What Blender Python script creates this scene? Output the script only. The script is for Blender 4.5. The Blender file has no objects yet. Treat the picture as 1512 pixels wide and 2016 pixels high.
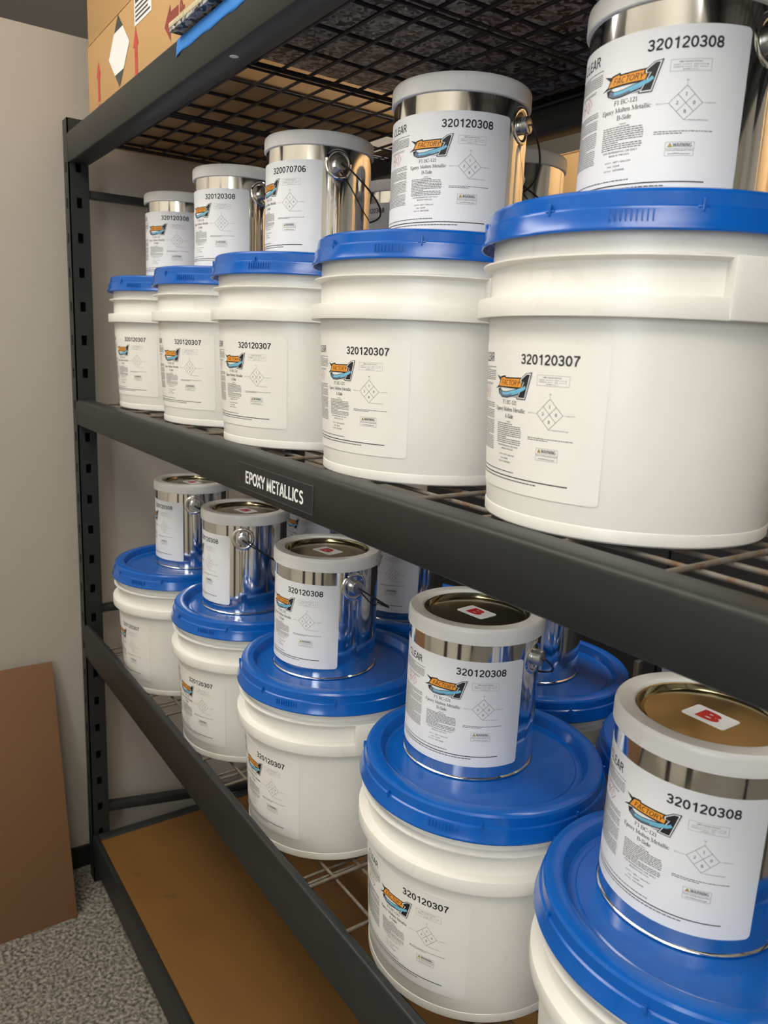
import bpy, bmesh, math, random
from mathutils import Vector, Matrix
random.seed(7)
S = bpy.context.scene
COL = S.collection
R = math.radians
Z0 = 0.68                      # height of the lower wire deck above the carpet

# ------------------------------------------------------------------ camera
cam = bpy.data.cameras.new('camera'); co = bpy.data.objects.new('camera', cam); COL.objects.link(co)
yaw, pitch, roll = 0.9572, -0.2072, 0.0459
f = Vector((-math.sin(yaw)*math.cos(pitch), math.cos(yaw)*math.cos(pitch), math.sin(pitch)))
r0 = Vector((math.cos(yaw), math.sin(yaw), 0)); u0 = r0.cross(f)
rr = r0*math.cos(roll) + u0*math.sin(roll); uu = rr.cross(f)
M = Matrix((rr, uu, -f)).transposed().to_4x4(); M.translation = Vector((1.9678, -0.4517, 0.7715+Z0))
co.matrix_world = M
cam.sensor_fit = 'HORIZONTAL'; cam.sensor_width = 36; cam.lens = 36*1515.93/1512; cam.clip_start = 0.02
cam.dof.use_dof = True; cam.dof.focus_distance = 1.03; cam.dof.aperture_fstop = 12.0
S.camera = co

# ------------------------------------------------------------------ world, lamps, exposure
w = bpy.data.worlds.new('world'); S.world = w; w.use_nodes = True
w.node_tree.nodes['Background'].inputs[0].default_value = (1.0, 0.97, 0.93, 1)
w.node_tree.nodes['Background'].inputs[1].default_value = 0.04
def area(name, loc, size, size_y, power, color, rot=(0, 0, 0)):
    l = bpy.data.lights.new(name, 'AREA'); l.shape = 'RECTANGLE'; l.size = size; l.size_y = size_y
    l.energy = power; l.color = color
    o = bpy.data.objects.new(name, l); o.location = loc; o.rotation_euler = rot; COL.objects.link(o); return o
WARM = (1.0, 0.96, 0.89); COOL = (0.86, 0.93, 1.0)
# unseen lamps overhead; upward ones are added to brighten the ceiling the cans mirror
UP = (math.pi, 0, 0)
area('unseen_lamp', (0.45, -0.85, 2.45), 1.2, 0.3, 10, WARM); area('unseen_lamp', (0.45, -0.85, 2.47), 1.2, 0.3, 26, WARM, UP)
area('unseen_lamp', (2.4, -0.85, 2.45), 1.2, 0.3, 6, WARM); area('unseen_lamp', (2.4, -0.85, 2.47), 1.2, 0.3, 36, WARM, UP)
area('unseen_lamp', (1.1, 0.93, 2.45), 1.2, 0.2, 20, WARM)
area('window_daylight', (2.75, -1.86, 1.72), 0.8, 1.0, 25, COOL, (R(90), 0, 0))
S.view_settings.view_transform = 'Standard'; S.view_settings.look = 'None'
S.view_settings.exposure = -0.16; S.view_settings.gamma = 1.0; S.view_settings.use_curve_mapping = False

# ------------------------------------------------------------------ materials
MATS = {}
def mat(name, col, rough=0.5, metal=0.0, spec=0.5, noise=None, bump=None, coat=0.0):
    """noise = (scale, amount, second colour[, detail]); bump = (scale, strength)"""
    m = bpy.data.materials.new(name); m.use_nodes = True; nt = m.node_tree
    b = nt.nodes['Principled BSDF']
    b.inputs['Base Color'].default_value = (*col, 1); b.inputs['Roughness'].default_value = rough
    b.inputs['Metallic'].default_value = metal; b.inputs['Specular IOR Level'].default_value = spec
    b.inputs['Coat Weight'].default_value = coat
    tc = nt.nodes.new('ShaderNodeTexCoord')
    if noise:
        n = nt.nodes.new('ShaderNodeTexNoise'); n.inputs['Scale'].default_value = noise[0]
        n.inputs['Detail'].default_value = noise[3] if len(noise) > 3 else 5
        nt.links.new(tc.outputs['Object'], n.inputs['Vector'])
        rp = nt.nodes.new('ShaderNodeValToRGB'); rp.color_ramp.elements[0].position = 0.5-noise[1]/2
        rp.color_ramp.elements[1].position = 0.5+noise[1]/2
        rp.color_ramp.elements[0].color = (*col, 1); rp.color_ramp.elements[1].color = (*noise[2], 1)
        nt.links.new(n.outputs['Fac'], rp.inputs['Fac']); nt.links.new(rp.outputs['Color'], b.inputs['Base Color'])
    if bump:
        n2 = nt.nodes.new('ShaderNodeTexNoise'); n2.inputs['Scale'].default_value = bump[0]; n2.inputs['Detail'].default_value = 4
        nt.links.new(tc.outputs['Object'], n2.inputs['Vector'])
        bp = nt.nodes.new('ShaderNodeBump'); bp.inputs['Strength'].default_value = bump[1]; bp.inputs['Distance'].default_value = 0.002
        nt.links.new(n2.outputs['Fac'], bp.inputs['Height']); nt.links.new(bp.outputs['Normal'], b.inputs['Normal'])
    MATS[name] = m; return m
mat('pail_white', (.80, .785, .74), .36, noise=(9, .5, (.73, .715, .665), 6), bump=(14, .05))
mat('lid_blue', (.0016, .088, .41), .19, noise=(60, .5, (.002, .100, .45)), bump=(30, .05))
mat('tin', (.90, .89, .87), .09, 1.0, bump=(6, .03))
mat('gold_tin', (.36, .325, .20), .14, 1.0, bump=(40, .04))
mat('ring_plastic', (.82, .81, .79), .38, noise=(30, .6, (.77, .755, .73)))
mat('ear_tin', (.55, .54, .52), .3, 1.0)
mat('dark_panel', (.035, .03, .027), .5)
mat('paper', (.80, .81, .835), .5)
mat('paper_pail', (.80, .785, .745), .42)
mat('ink', (.012, .012, .014), .6)
mat('ink_grey', (.085, .085, .09), .6)
mat('ink_line', (.15, .15, .155), .6)
mat('orange', (.80, .33, .035), .5)
mat('sky_blue', (.16, .47, .66), .5)
mat('slate', (.13, .17, .24), .5)
mat('red', (.55, .012, .02), .5)
mat('pink_red', (.62, .16, .18), .5)
mat('yellow', (.75, .45, .03), .5)
mat('brown_ink', (.10, .03, .012), .5)
mat('white_ink', (.85, .85, .85), .5)
mat('rack_steel', (.0165, .0185, .018), .46, 0.0, .4, noise=(25, .6, (.021, .023, .0225)), bump=(220, .06))
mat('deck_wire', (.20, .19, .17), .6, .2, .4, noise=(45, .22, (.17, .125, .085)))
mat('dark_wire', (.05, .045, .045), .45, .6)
mat('steel_wire', (.35, .34, .33), .35, .9)
mat('wall_paint', (.46, .42, .365), .33, noise=(1.2, .6, (.44, .405, .355)), bump=(60, .03))
mat('far_wall', (.80, .77, .74), .6)
mat('room_wall', (.80, .77, .70), .6)
mat('ceiling_white', (.82, .79, .72), .8)
mat('cabinet_steel', (.03, .032, .034), .5)
mat('rubber', (.012, .012, .013), .5)
mat('particle_board', (.19, .090, .020), .55, noise=(7, .6, (.15, .068, .014), 8))
mat('cardboard', (.52, .315, .135), .65, noise=(5, .7, (.48, .285, .12)), bump=(90, .05))
mat('cardboard_sheet', (.20, .10, .045), .7, noise=(3, .7, (.18, .09, .04)))
mat('kraft_tape', (.42, .24, .10), .3)
mat('arrow_red', (.52, .07, .05), .6)
mat('arrow_maroon', (.26, .045, .035), .6)
mat('dark_print', (.06, .065, .06), .6)
mat('tape_blue', (.03, .24, .74), .6, bump=(300, .1))
mat('cream_edge', (.62, .56, .40), .6, noise=(150, .3, (.45, .38, .22)))
mat('red_B', (.50, .008, .012), .4)
def scuffs(name, col, scale=16, lo=.60, hi=.78, amt=.55):
    nt = MATS[name].node_tree; b = nt.nodes['Principled BSDF']; src = b.inputs['Base Color'].links[0].from_socket
    tc = [n for n in nt.nodes if n.type == 'TEX_COORD'][0]; oi = nt.nodes.new('ShaderNodeObjectInfo')
    ad = nt.nodes.new('ShaderNodeVectorMath'); ad.operation = 'MULTIPLY_ADD'; ad.inputs[1].default_value = (1, 1, .55)
    sc = nt.nodes.new('ShaderNodeVectorMath'); sc.operation = 'SCALE'; sc.inputs['Scale'].default_value = .7
    nt.links.new(oi.outputs['Location'], sc.inputs[0]); nt.links.new(tc.outputs['Object'], ad.inputs[0]); nt.links.new(sc.outputs[0], ad.inputs[2])
    n = nt.nodes.new('ShaderNodeTexNoise'); n.inputs['Scale'].default_value = scale; n.inputs['Detail'].default_value = 9; n.inputs['Roughness'].default_value = .68
    n.inputs['Distortion'].default_value = .6; nt.links.new(ad.outputs[0], n.inputs['Vector'])
    mr = nt.nodes.new('ShaderNodeMapRange'); mr.inputs['From Min'].default_value = lo; mr.inputs['From Max'].default_value = hi; mr.inputs['To Max'].default_value = amt
    nt.links.new(n.outputs['Fac'], mr.inputs['Value'])
    mx = nt.nodes.new('ShaderNodeMix'); mx.data_type = 'RGBA'; mx.inputs[7].default_value = (*col, 1)
    nt.links.new(mr.outputs[0], mx.inputs[0]); nt.links.new(src, mx.inputs[6]); nt.links.new(mx.outputs[2], b.inputs['Base Color'])
scuffs('pail_white', (.50, .48, .43)); scuffs('ring_plastic', (.50, .44, .38), 30, .58, .75, .5); scuffs('wall_paint', (.36, .33, .29), 2, .6, .8, .3)
scuffs('particle_board', (.07, .035, .01), 9, .62, .72, .6); scuffs('deck_wire', (.16, .07, .03), 30, .55, .62, .8)
# carpet: speckled loop pile
def carpet():
    m = mat('carpet', (.2, .2, .18), .95, spec=.1); nt = m.node_tree; b = nt.nodes['Principled BSDF']
    tc = [n for n in nt.nodes if n.type == 'TEX_COORD'][0]
    v = nt.nodes.new('ShaderNodeTexVoronoi'); v.inputs['Scale'].default_value = 100
    n = nt.nodes.new('ShaderNodeTexNoise'); n.inputs['Scale'].default_value = 115; n.inputs['Detail'].default_value = 2
    for x in (v, n): nt.links.new(tc.outputs['Object'], x.inputs['Vector'])
    rp = nt.nodes.new('ShaderNodeValToRGB'); e = rp.color_ramp.elements
    e[0].position = .36; e[0].color = (.10, .09, .075, 1); e[1].position = .64; e[1].color = (.32, .30, .255, 1)
    nt.links.new(n.outputs['Fac'], rp.inputs['Fac']); nt.links.new(rp.outputs['Color'], b.inputs['Base Color'])
    bp = nt.nodes.new('ShaderNodeBump'); bp.inputs['Strength'].default_value = .8; bp.inputs['Distance'].default_value = .006
    nt.links.new(v.outputs['Distance'], bp.inputs['Height']); nt.links.new(bp.outputs['Normal'], b.inputs['Normal'])
carpet()
def granite():
    m = mat('flake_granite', (.2, .2, .2), .35); nt = m.node_tree; b = nt.nodes['Principled BSDF']
    tc = [n for n in nt.nodes if n.type == 'TEX_COORD'][0]
    n = nt.nodes.new('ShaderNodeTexNoise'); n.inputs['Scale'].default_value = 60; n.inputs['Detail'].default_value = 2
    mx = nt.nodes.new('ShaderNodeMix'); mx.data_type = 'RGBA'; mx.inputs[0].default_value = .012
    v = nt.nodes.new('ShaderNodeTexVoronoi'); v.inputs['Scale'].default_value = 150
    nt.links.new(tc.outputs['Object'], n.inputs['Vector'])
    nt.links.new(tc.outputs['Object'], mx.inputs[6]); nt.links.new(n.outputs['Color'], mx.inputs[7])
    nt.links.new(mx.outputs[2], v.inputs['Vector'])
    sp = nt.nodes.new('ShaderNodeSeparateColor'); nt.links.new(v.outputs['Color'], sp.inputs['Color'])
    rp = nt.nodes.new('ShaderNodeValToRGB'); rp.color_ramp.interpolation = 'CONSTANT'
    e = rp.color_ramp.elements; e[0].position = 0; e[0].color = (.012, .012, .018, 1); e[1].position = .28; e[1].color = (.05, .055, .09, 1)
    for ps, cl in ((.36, (.30, .29, .30)), (.58, (.48, .47, .45)), (.76, (.22, .22, .24)), (.88, (.62, .60, .57))):
        k = e.new(ps); k.color = (*cl, 1)
    nt.links.new(sp.outputs[0], rp.inputs['Fac']); nt.links.new(rp.outputs['Color'], b.inputs['Base Color'])
granite()

# ------------------------------------------------------------------ mesh helpers
def link(name, me, parent=None, loc=None, rot=None):
    o = bpy.data.objects.new(name, me); COL.objects.link(o)
    if parent is not None: o.parent = parent
    if loc is not None: o.location = loc
    if rot is not None: o.rotation_euler = rot
    return o
def mesh(name, V, F, mats, MI=None, smooth=None):
    me = bpy.data.meshes.new(name); me.from_pydata([tuple(v) for v in V], [], F)
    for m in ([mats] if isinstance(mats, str) else mats): me.materials.append(MATS[m])
    if MI: me.polygons.foreach_set('material_index', MI)
    if smooth is not None:
        me.polygons.foreach_set('use_smooth', [True]*len(me.polygons)); me.update()
        me.set_sharp_from_angle(angle=R(smooth))
    me.update(); return me
def fixn(me):
    bm = bmesh.new(); bm.from_mesh(me); bmesh.ops.recalc_face_normals(bm, faces=bm.faces); bm.to_mesh(me); bm.free(); return me
class G:
    """collects simple solids into one mesh"""
    def __init__(s): s.V = []; s.F = []; s.MI = []
    def add(s, V, F, mi=0):
        k = len(s.V); s.V += [tuple(v) for v in V]; s.F += [[i+k for i in q] for q in F]; s.MI += [mi]*len(F); return s
    def box(s, a, b, mi=0):
        x0, y0, z0 = a; x1, y1, z1 = b
        return s.add([(x0, y0, z0), (x1, y0, z0), (x1, y1, z0), (x0, y1, z0), (x0, y0, z1), (x1, y0, z1), (x1, y1, z1), (x0, y1, z1)],
              [(0, 3, 2, 1), (4, 5, 6, 7), (0, 1, 5, 4), (1, 2, 6, 5), (2, 3, 7, 6), (3, 0, 4, 7)], mi)
    def prism_x(s, prof, x0, x1, mi=0):       # profile of (y, z) points extruded along x
        n = len(prof); V = [(x0, y, z) for y, z in prof]+[(x1, y, z) for y, z in prof]
        F = [(i, (i+1) % n, n+(i+1) % n, n+i) for i in range(n)]+[tuple(range(n))[::-1], tuple(range(n, 2*n))]
        return s.add(V, F, mi)
    def lathe(s, prof, seg=96, mi=0, a0=0, a1=2*math.pi):
        V = []; F = []; full = abs(a1-a0-2*math.pi) < 1e-6; n = len(prof); m = seg if full else seg+1
        for i in range(m):
            a = a0+(a1-a0)*i/seg
            V += [(r*math.cos(a), r*math.sin(a), z) for r, z in prof]
        for i in range(seg):
            j = (i+1) % m
            for k in range(n-1):
                a, b, c, d = i*n+k, j*n+k, j*n+k+1, i*n+k+1
                if prof[k][0] < 1e-6: F.append((a, c, d)) if prof[k+1][0] > 1e-6 else None
                elif prof[k+1][0] < 1e-6: F.append((a, b, d))
                else: F.append((a, b, c, d))
        return s.add(V, F, mi)
    def tube(s, pts, r, n=8, mi=0):
        pts = [Vector(p) for p in pts]; V = []; F = []; up = None
        for i, p in enumerate(pts):
            t = (pts[min(i+1, len(pts)-1)]-pts[max(i-1, 0)]).normalized()
            if up is None: up = t.orthogonal().normalized()
            up = (up-t*up.dot(t)).normalized(); sd = t.cross(up)
            V += [p+(up*math.cos(2*math.pi*k/n)+sd*math.sin(2*math.pi*k/n))*r for k in range(n)]
        for i in range(len(pts)-1):
            for k in range(n):
                F.append((i*n+k, i*n+(k+1) % n, (i+1)*n+(k+1) % n, (i+1)*n+k))
        F += [tuple(range(n))[::-1], tuple((len(pts)-1)*n+k for k in range(n))]
        return s.add(V, F, mi)
    def build(s, name, mats, smooth=None, fix=True):
        me = mesh(name, s.V, s.F, mats, s.MI, smooth)
        return fixn(me) if fix else me
def bevel(me, w, seg=2, angle=30):
    bm = bmesh.new(); bm.from_mesh(me)
    ed = [e for e in bm.edges if len(e.link_faces) == 2 and e.calc_face_angle(0) > R(angle)]
    bmesh.ops.bevel(bm, geom=ed, offset=w, segments=seg, affect='EDGES', profile=.5, clamp_overlap=True)
    bm.to_mesh(me); bm.free()
    me.polygons.foreach_set('use_smooth', [True]*len(me.polygons)); me.update(); me.set_sharp_from_angle(angle=R(40)); return me
def tag(o, label=None, cat=None, group=None, kind=None):
    if label: o['label'] = label
    if cat: o['category'] = cat
    if group: o['group'] = group
    if kind: o['kind'] = kind
    return o
def thing(name, loc, rz, label, cat, group=None):
    o = link(name, None, None, loc, (0, 0, rz)); o.empty_display_size = .05
    return tag(o, label, cat, group)

# ------------------------------------------------------------------ flat print helpers (2-D, metres)
class Flat:
    def __init__(s): s.V = []; s.F = []; s.MI = []; s.L = []      # L = layer per vertex
    def poly(s, pts, mi, layer=0):
        k = len(s.V); s.V += [(x, y) for x, y in pts]; s.L += [layer]*len(pts); s.F.append(list(range(k, k+len(pts)))); s.MI.append(mi)
    def tris(s, V, F, mi, layer=0):
        k = len(s.V); s.V += V; s.L += [layer]*len(V); s.F += [[i+k for i in q] for q in F]; s.MI += [mi]*len(F)
    def rect(s, x0, x1, y0, y1, mi, layer=0, step=.006):
        n = max(1, int(abs(x1-x0)/step+.5))
        for i in range(n):
            a = x0+(x1-x0)*i/n; b = x0+(x1-x0)*(i+1)/n; s.poly([(a, y0), (b, y0), (b, y1), (a, y1)], mi, layer)
    def stroke(s, pts, w, mi, layer=0, w2=None):
        """polyline; width w on vertical runs, w2 on horizontal ones"""
        w2 = w if w2 is None else w2
        P = [Vector(p) for p in pts]; Lp = []; Rp = []
        for i, p in enumerate(P):
            t = (P[min(i+1, len(P)-1)]-P[max(i-1, 0)])
            if t.length < 1e-9: t = Vector((1, 0))
            t.normalize(); n = Vector((-t.y, t.x)); ww = (w2+(w-w2)*abs(t.y))/2
            Lp.append(p+n*ww); Rp.append(p-n*ww)
        for i in range(len(P)-1): s.poly([Lp[i][:], Rp[i][:], Rp[i+1][:], Lp[i+1][:]], mi, layer)
    def frame(s, x0, x1, y0, y1, t, mi, layer=0):
        s.rect(x0, x1, y0, y0+t, mi, layer); s.rect(x0, x1, y1-t, y1, mi, layer)
        s.rect(x0, x0+t, y0, y1, mi, layer); s.rect(x1-t, x1, y0, y1, mi, layer)
TCACHE = {}
def text2d(txt, bold=0.0, shear=0.0):
    k = (txt, bold, shear)
    if k not in TCACHE:
        cu = bpy.data.curves.new('lettering', 'FONT'); cu.body = txt; cu.size = 1; cu.offset = bold; cu.shear = shear; cu.resolution_u = 3
        o = bpy.data.objects.new('lettering', cu); me = bpy.data.meshes.new_from_object(o)
        V = [(v.co.x, v.co.y) for v in me.vertices]; F = [list(p.vertices) for p in me.polygons]
        bpy.data.objects.remove(o); bpy.data.meshes.remove(me); bpy.data.curves.remove(cu)
        TCACHE[k] = (V, F)
    return TCACHE[k]
def put_text(fl, txt, x0, x1, y0, y1, mi, bold=0.0, layer=1, shear=0.0, rot90=False):
    V, F = text2d(txt, bold, shear)
    a0 = min(v[0] for v in V); a1 = max(v[0] for v in V); b0 = min(v[1] for v in V); b1 = max(v[1] for v in V)
    if rot90: W = [(x0+(1-(v[1]-b0)/(b1-b0))*(x1-x0), y0+(v[0]-a0)/(a1-a0)*(y1-y0)) for v in V]
    else: W = [(x0+(v[0]-a0)/(a1-a0)*(x1-x0), y0+(v[1]-b0)/(b1-b0)*(y1-y0)) for v in V]
    fl.tris(W, F, mi, layer)
# small roman (serif) alphabet drawn with strokes, cap height 1
def arc(cx, cy, rx, ry, a0, a1, n=10):
    return [(cx+rx*math.cos(R(a0+(a1-a0)*i/n)), cy+ry*math.sin(R(a0+(a1-a0)*i/n))) for i in range(n+1)]
def sf(x, y, w=.13): return ('h', [(x-w, y), (x+w, y)])
SERIF = {
 'F': (.62, [('s', [(.15, 0), (.15, 1)]), ('h', [(.02, .97), (.58, .97)]), ('h', [(.15, .52), (.42, .52)]), ('s', [(.56, .97), (.56, .80)]), ('s', [(.42, .42), (.42, .62)]), sf(.15, .03)]),
 'E': (.68, [('s', [(.15, 0), (.15, 1)]), ('h', [(.02, .97), (.58, .97)]), ('h', [(.15, .52), (.44, .52)]), ('h', [(.02, .03), (.62, .03)]), ('s', [(.56, .97), (.56, .80)]), ('s', [(.60, .03), (.60, .22)]), ('s', [(.44, .42), (.44, .62)])]),
 'B': (.70, [('s', [(.15, 0), (.15, 1)]), ('s', [(.05, .97)]+arc(.36, .75, .20, .22, 90, -90)+[(.15, .53)]), ('s', [(.15, .53)]+arc(.38, .28, .24, .25, 90, -90)+[(.03, .03)])]),
 'C': (.70, [('s', arc(.38, .5, .31, .48, 40, 320, 16)), ('s', [(.60, .97), (.60, .72)])]),
 'M': (.95, [('h', [(.16, 0), (.16, 1)]), ('s', [(.16, 1), (.47, .05)]), ('h', [(.47, .05), (.78, 1)]), ('s', [(.80, 0), (.80, 1)]), sf(.14, .03), sf(.80, .03), sf(.10, .97, .09), sf(.85, .97, .09)]),
 'S': (.56, [('s', arc(.28, .75, .18, .22, 30, 215, 9)+[(.30, .51)]+arc(.28, .26, .20, .23, 45, -150, 10)), ('s', [(.46, .95), (.46, .74)]), ('s', [(.07, .05), (.07, .28)])]),
 'A': (.74, [('h', [(.10, 0), (.36, 1)]), ('s', [(.36, 1), (.62, 0)]), ('h', [(.19, .35), (.50, .35)]), sf(.10, .03, .1), sf(.62, .03, .1)]),
 '-': (.36, [('s', [(.05, .34), (.31, .34)]), ('s', [(.05, .30), (.31, .30)]), ('s', [(.05, .38), (.31, .38)])]),
 '0': (.52, [('s', arc(.26, .5, .18, .48, 0, 360, 18))]),
 '1': (.50, [('s', [(.26, 0), (.26, 1)]), ('h', [(.08, .84), (.26, .98)]), sf(.26, .03, .15)]),
 '2': (.52, [('s', arc(.25, .73, .18, .25, 160, -30, 10)+[(.07, .08)]), ('h', [(.05, .06), (.46, .06)]), ('s', [(.45, .05), (.47, .22)]), ('h', [(.05, .10), (.44, .10)])]),
 'a': (.46, [('s', [(.08, .50)]+arc(.20, .50, .13, .16, 120, 0, 6)+[(.33, .05), (.42, .03)]), ('s', arc(.19, .18, .13, .15, 60, 360, 12))]),
 'c': (.44, [('s', arc(.24, .33, .18, .31, 50, 310, 14)), ('s', [(.36, .60), (.36, .46)])]),
 'd': (.54, [('s', arc(.22, .32, .16, .30, 0, 360, 16)), ('s', [(.40, 0), (.40, 1)]), ('h', [(.30, .97), (.40, .97)]), ('h', [(.40, .03), (.52, .03)])]),
 'e': (.46, [('s', arc(.23, .33, .17, .31, 10, 320, 14)), ('h', [(.08, .37), (.40, .37)])]),
 'i': (.28, [('s', [(.14, 0), (.14, .65)]), ('h', [(.04, .62), (.14, .62)]), sf(.14, .03, .11), ('s', [(.14, .82), (.14, .95)])]),
 'l': (.28, [('s', [(.14, 0), (.14, 1)]), ('h', [(.04, .97), (.14, .97)]), sf(.14, .03, .11)]),
 'n': (.54, [('s', [(.13, 0), (.13, .65)]), ('s', [(.13, .48)]+arc(.28, .45, .14, .18, 120, 0, 7)+[(.42, 0)]), sf(.13, .03, .1), sf(.42, .03, .1), ('h', [(.03, .62), (.13, .62)])]),
 'o': (.50, [('s', arc(.25, .33, .18, .31, 0, 360, 16))]),
 'p': (.54, [('s', arc(.31, .32, .16, .30, 0, 360, 16)), ('s', [(.13, -.35), (.13, .65)]), sf(.13, -.33, .11), ('h', [(.03, .62), (.13, .62)])]),
 't': (.34, [('s', [(.15, .85), (.15, .10), (.22, .03), (.31, .08)]), ('h', [(.03, .62), (.30, .62)])]),
 'x': (.52, [('s', [(.08, .64), (.42, 0)]), ('h', [(.42, .64), (.08, 0)]), sf(.09, .62, .09), sf(.41, .62, .09), sf(.09, .03, .09), sf(.42, .03, .09)]),
 'y': (.52, [('s', [(.08, .64), (.27, .08)]), ('h', [(.44, .64), (.20, -.26), (.08, -.30)]), sf(.09, .62, .09), sf(.42, .62, .09)]),
 ' ': (.28, [])}
def put_serif(fl, txt, x0, x1, y0, cap, mi, layer=1):
    W = sum(SERIF[c][0] for c in txt); sx = (x1-x0)/W; x = 0
    for ch in txt:
        wd, st = SERIF[ch]
        for kind, pts in st:
            q = [(x0+(x+a)*sx, y0+b*cap) for a, b in pts]
            if kind == 's': fl.stroke(q, .17*cap, mi, layer, .08*cap)
            else: fl.stroke(q, .08*cap, mi, layer)
        x += wd
SANS = {
 '0': (.56, [arc(.28, .5, .19, .42, 0, 360, 20)]), '1': (.56, [[(.34, 0), (.34, 1)], [(.36, .95), (.27, .83), (.12, .75)]]),
 '2': (.56, [arc(.27, .70, .18, .225, 172, -25, 12)+[(.33, .43), (.15, .20), (.11, .08)], [(.06, .075), (.50, .075)]]),
 '3': (.56, [arc(.26, .715, .17, .21, 165, -80, 12), arc(.26, .29, .19, .215, 85, -165, 12), [(.19, .515), (.30, .515)]]),
 '6': (.56, [arc(.28, .31, .18, .235, 0, 360, 18), arc(.29, .5, .20, .42, 50, 195, 12)]),
 '7': (.56, [[(.06, .925), (.51, .925)], [(.48, .92), (.35, .66), (.25, .35), (.21, 0)]]),
 '8': (.56, [arc(.28, .715, .16, .205, 0, 360, 16), arc(.28, .29, .19, .215, 0, 360, 16)]),
 'C': (.72, [arc(.38, .5, .29, .42, 48, 312, 18)]), 'L': (.60, [[(.15, 0), (.15, 1)], [(.15, .075), (.56, .075)]]),
 'E': (.66, [[(.15, 0), (.15, 1)], [(.15, .925), (.60, .925)], [(.15, .52), (.56, .52)], [(.15, .075), (.62, .075)]]),
 'A': (.70, [[(.07, 0), (.33, 1)], [(.37, 1), (.63, 0)], [(.17, .30), (.53, .30)]]),
 'R': (.72, [[(.15, 0), (.15, 1)], [(.15, .925), (.40, .925)]+arc(.42, .715, .16, .21, 90, -90, 8)+[(.15, .505)], [(.36, .52), (.47, .40), (.64, 0)]]),
 'F': (.62, [[(.15, 0), (.15, 1)], [(.15, .925), (.58, .925)], [(.15, .50), (.52, .50)]]),
 'P': (.67, [[(.15, 0), (.15, 1)], [(.15, .925), (.38, .925)]+arc(.40, .695, .17, .23, 90, -90, 8)+[(.15, .465)]]),
 'O': (.78, [arc(.39, .5, .30, .42, 0, 360, 20)]), 'X': (.66, [[(.06, 0), (.60, 1)], [(.06, 1), (.60, 0)]]),
 'Y': (.66, [[(.05, 1), (.33, .42)], [(.61, 1), (.33, .42)], [(.33, .5), (.33, 0)]]),
 'M': (.84, [[(.14, 0), (.14, 1)], [(.70, 0), (.70, 1)], [(.15, 1), (.42, .05)], [(.42, .05), (.69, 1)]]),
 'T': (.62, [[(.04, .925), (.58, .925)], [(.31, .95), (.31, 0)]]), 'I': (.29, [[(.145, 0), (.145, 1)]]),
 'S': (.66, [arc(.33, .715, .20, .21, 25, 215, 10)+arc(.33, .29, .21, .215, 55, -155, 11)]),
 'W': (.94, [[(.05, 1), (.25, .02)], [(.25, .02), (.47, .98)], [(.47, .98), (.69, .02)], [(.69, .02), (.89, 1)]]),
 'N': (.74, [[(.14, 0), (.14, 1)], [(.60, 0), (.60, 1)], [(.15, 1), (.59, 0)]]),
 'G': (.76, [arc(.38, .5, .29, .42, 48, 330, 18), [(.40, .42), (.69, .42)], [(.64, .42), (.64, .14)]]), ' ': (.28, [])}
def put_sans(fl, txt, x0, x1, y0, cap, mi, wt=.16, layer=1, shear=0.0):
    W = sum(SANS[c][0] for c in txt); sx = (x1-x0)/W; x = 0
    for ch in txt:
        wd, st = SANS[ch]
        for pts in st: fl.stroke([(x0+(x+a)*sx+shear*b*cap, y0+b*cap) for a, b in pts], wt*cap, mi, layer, wt*cap*.9)
        x += wd
def fine_print(fl, x0, x1, y0, y1, pitch, mi, rnd, ragged=.3, wt=.42):
    n = max(1, int(round((y1-y0)/pitch)))
    for i in range(n):
        y = y1-(i+.7)*pitch; xe = x1 if rnd.random() > ragged else x0+(x1-x0)*rnd.uniform(.35, .95); x = x0
        while x < xe-.0008:
            l = min(rnd.uniform(.0012, .0042), xe-x); fl.rect(x, x+l, y, y+pitch*wt, mi, 1); x += l+.0006

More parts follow.
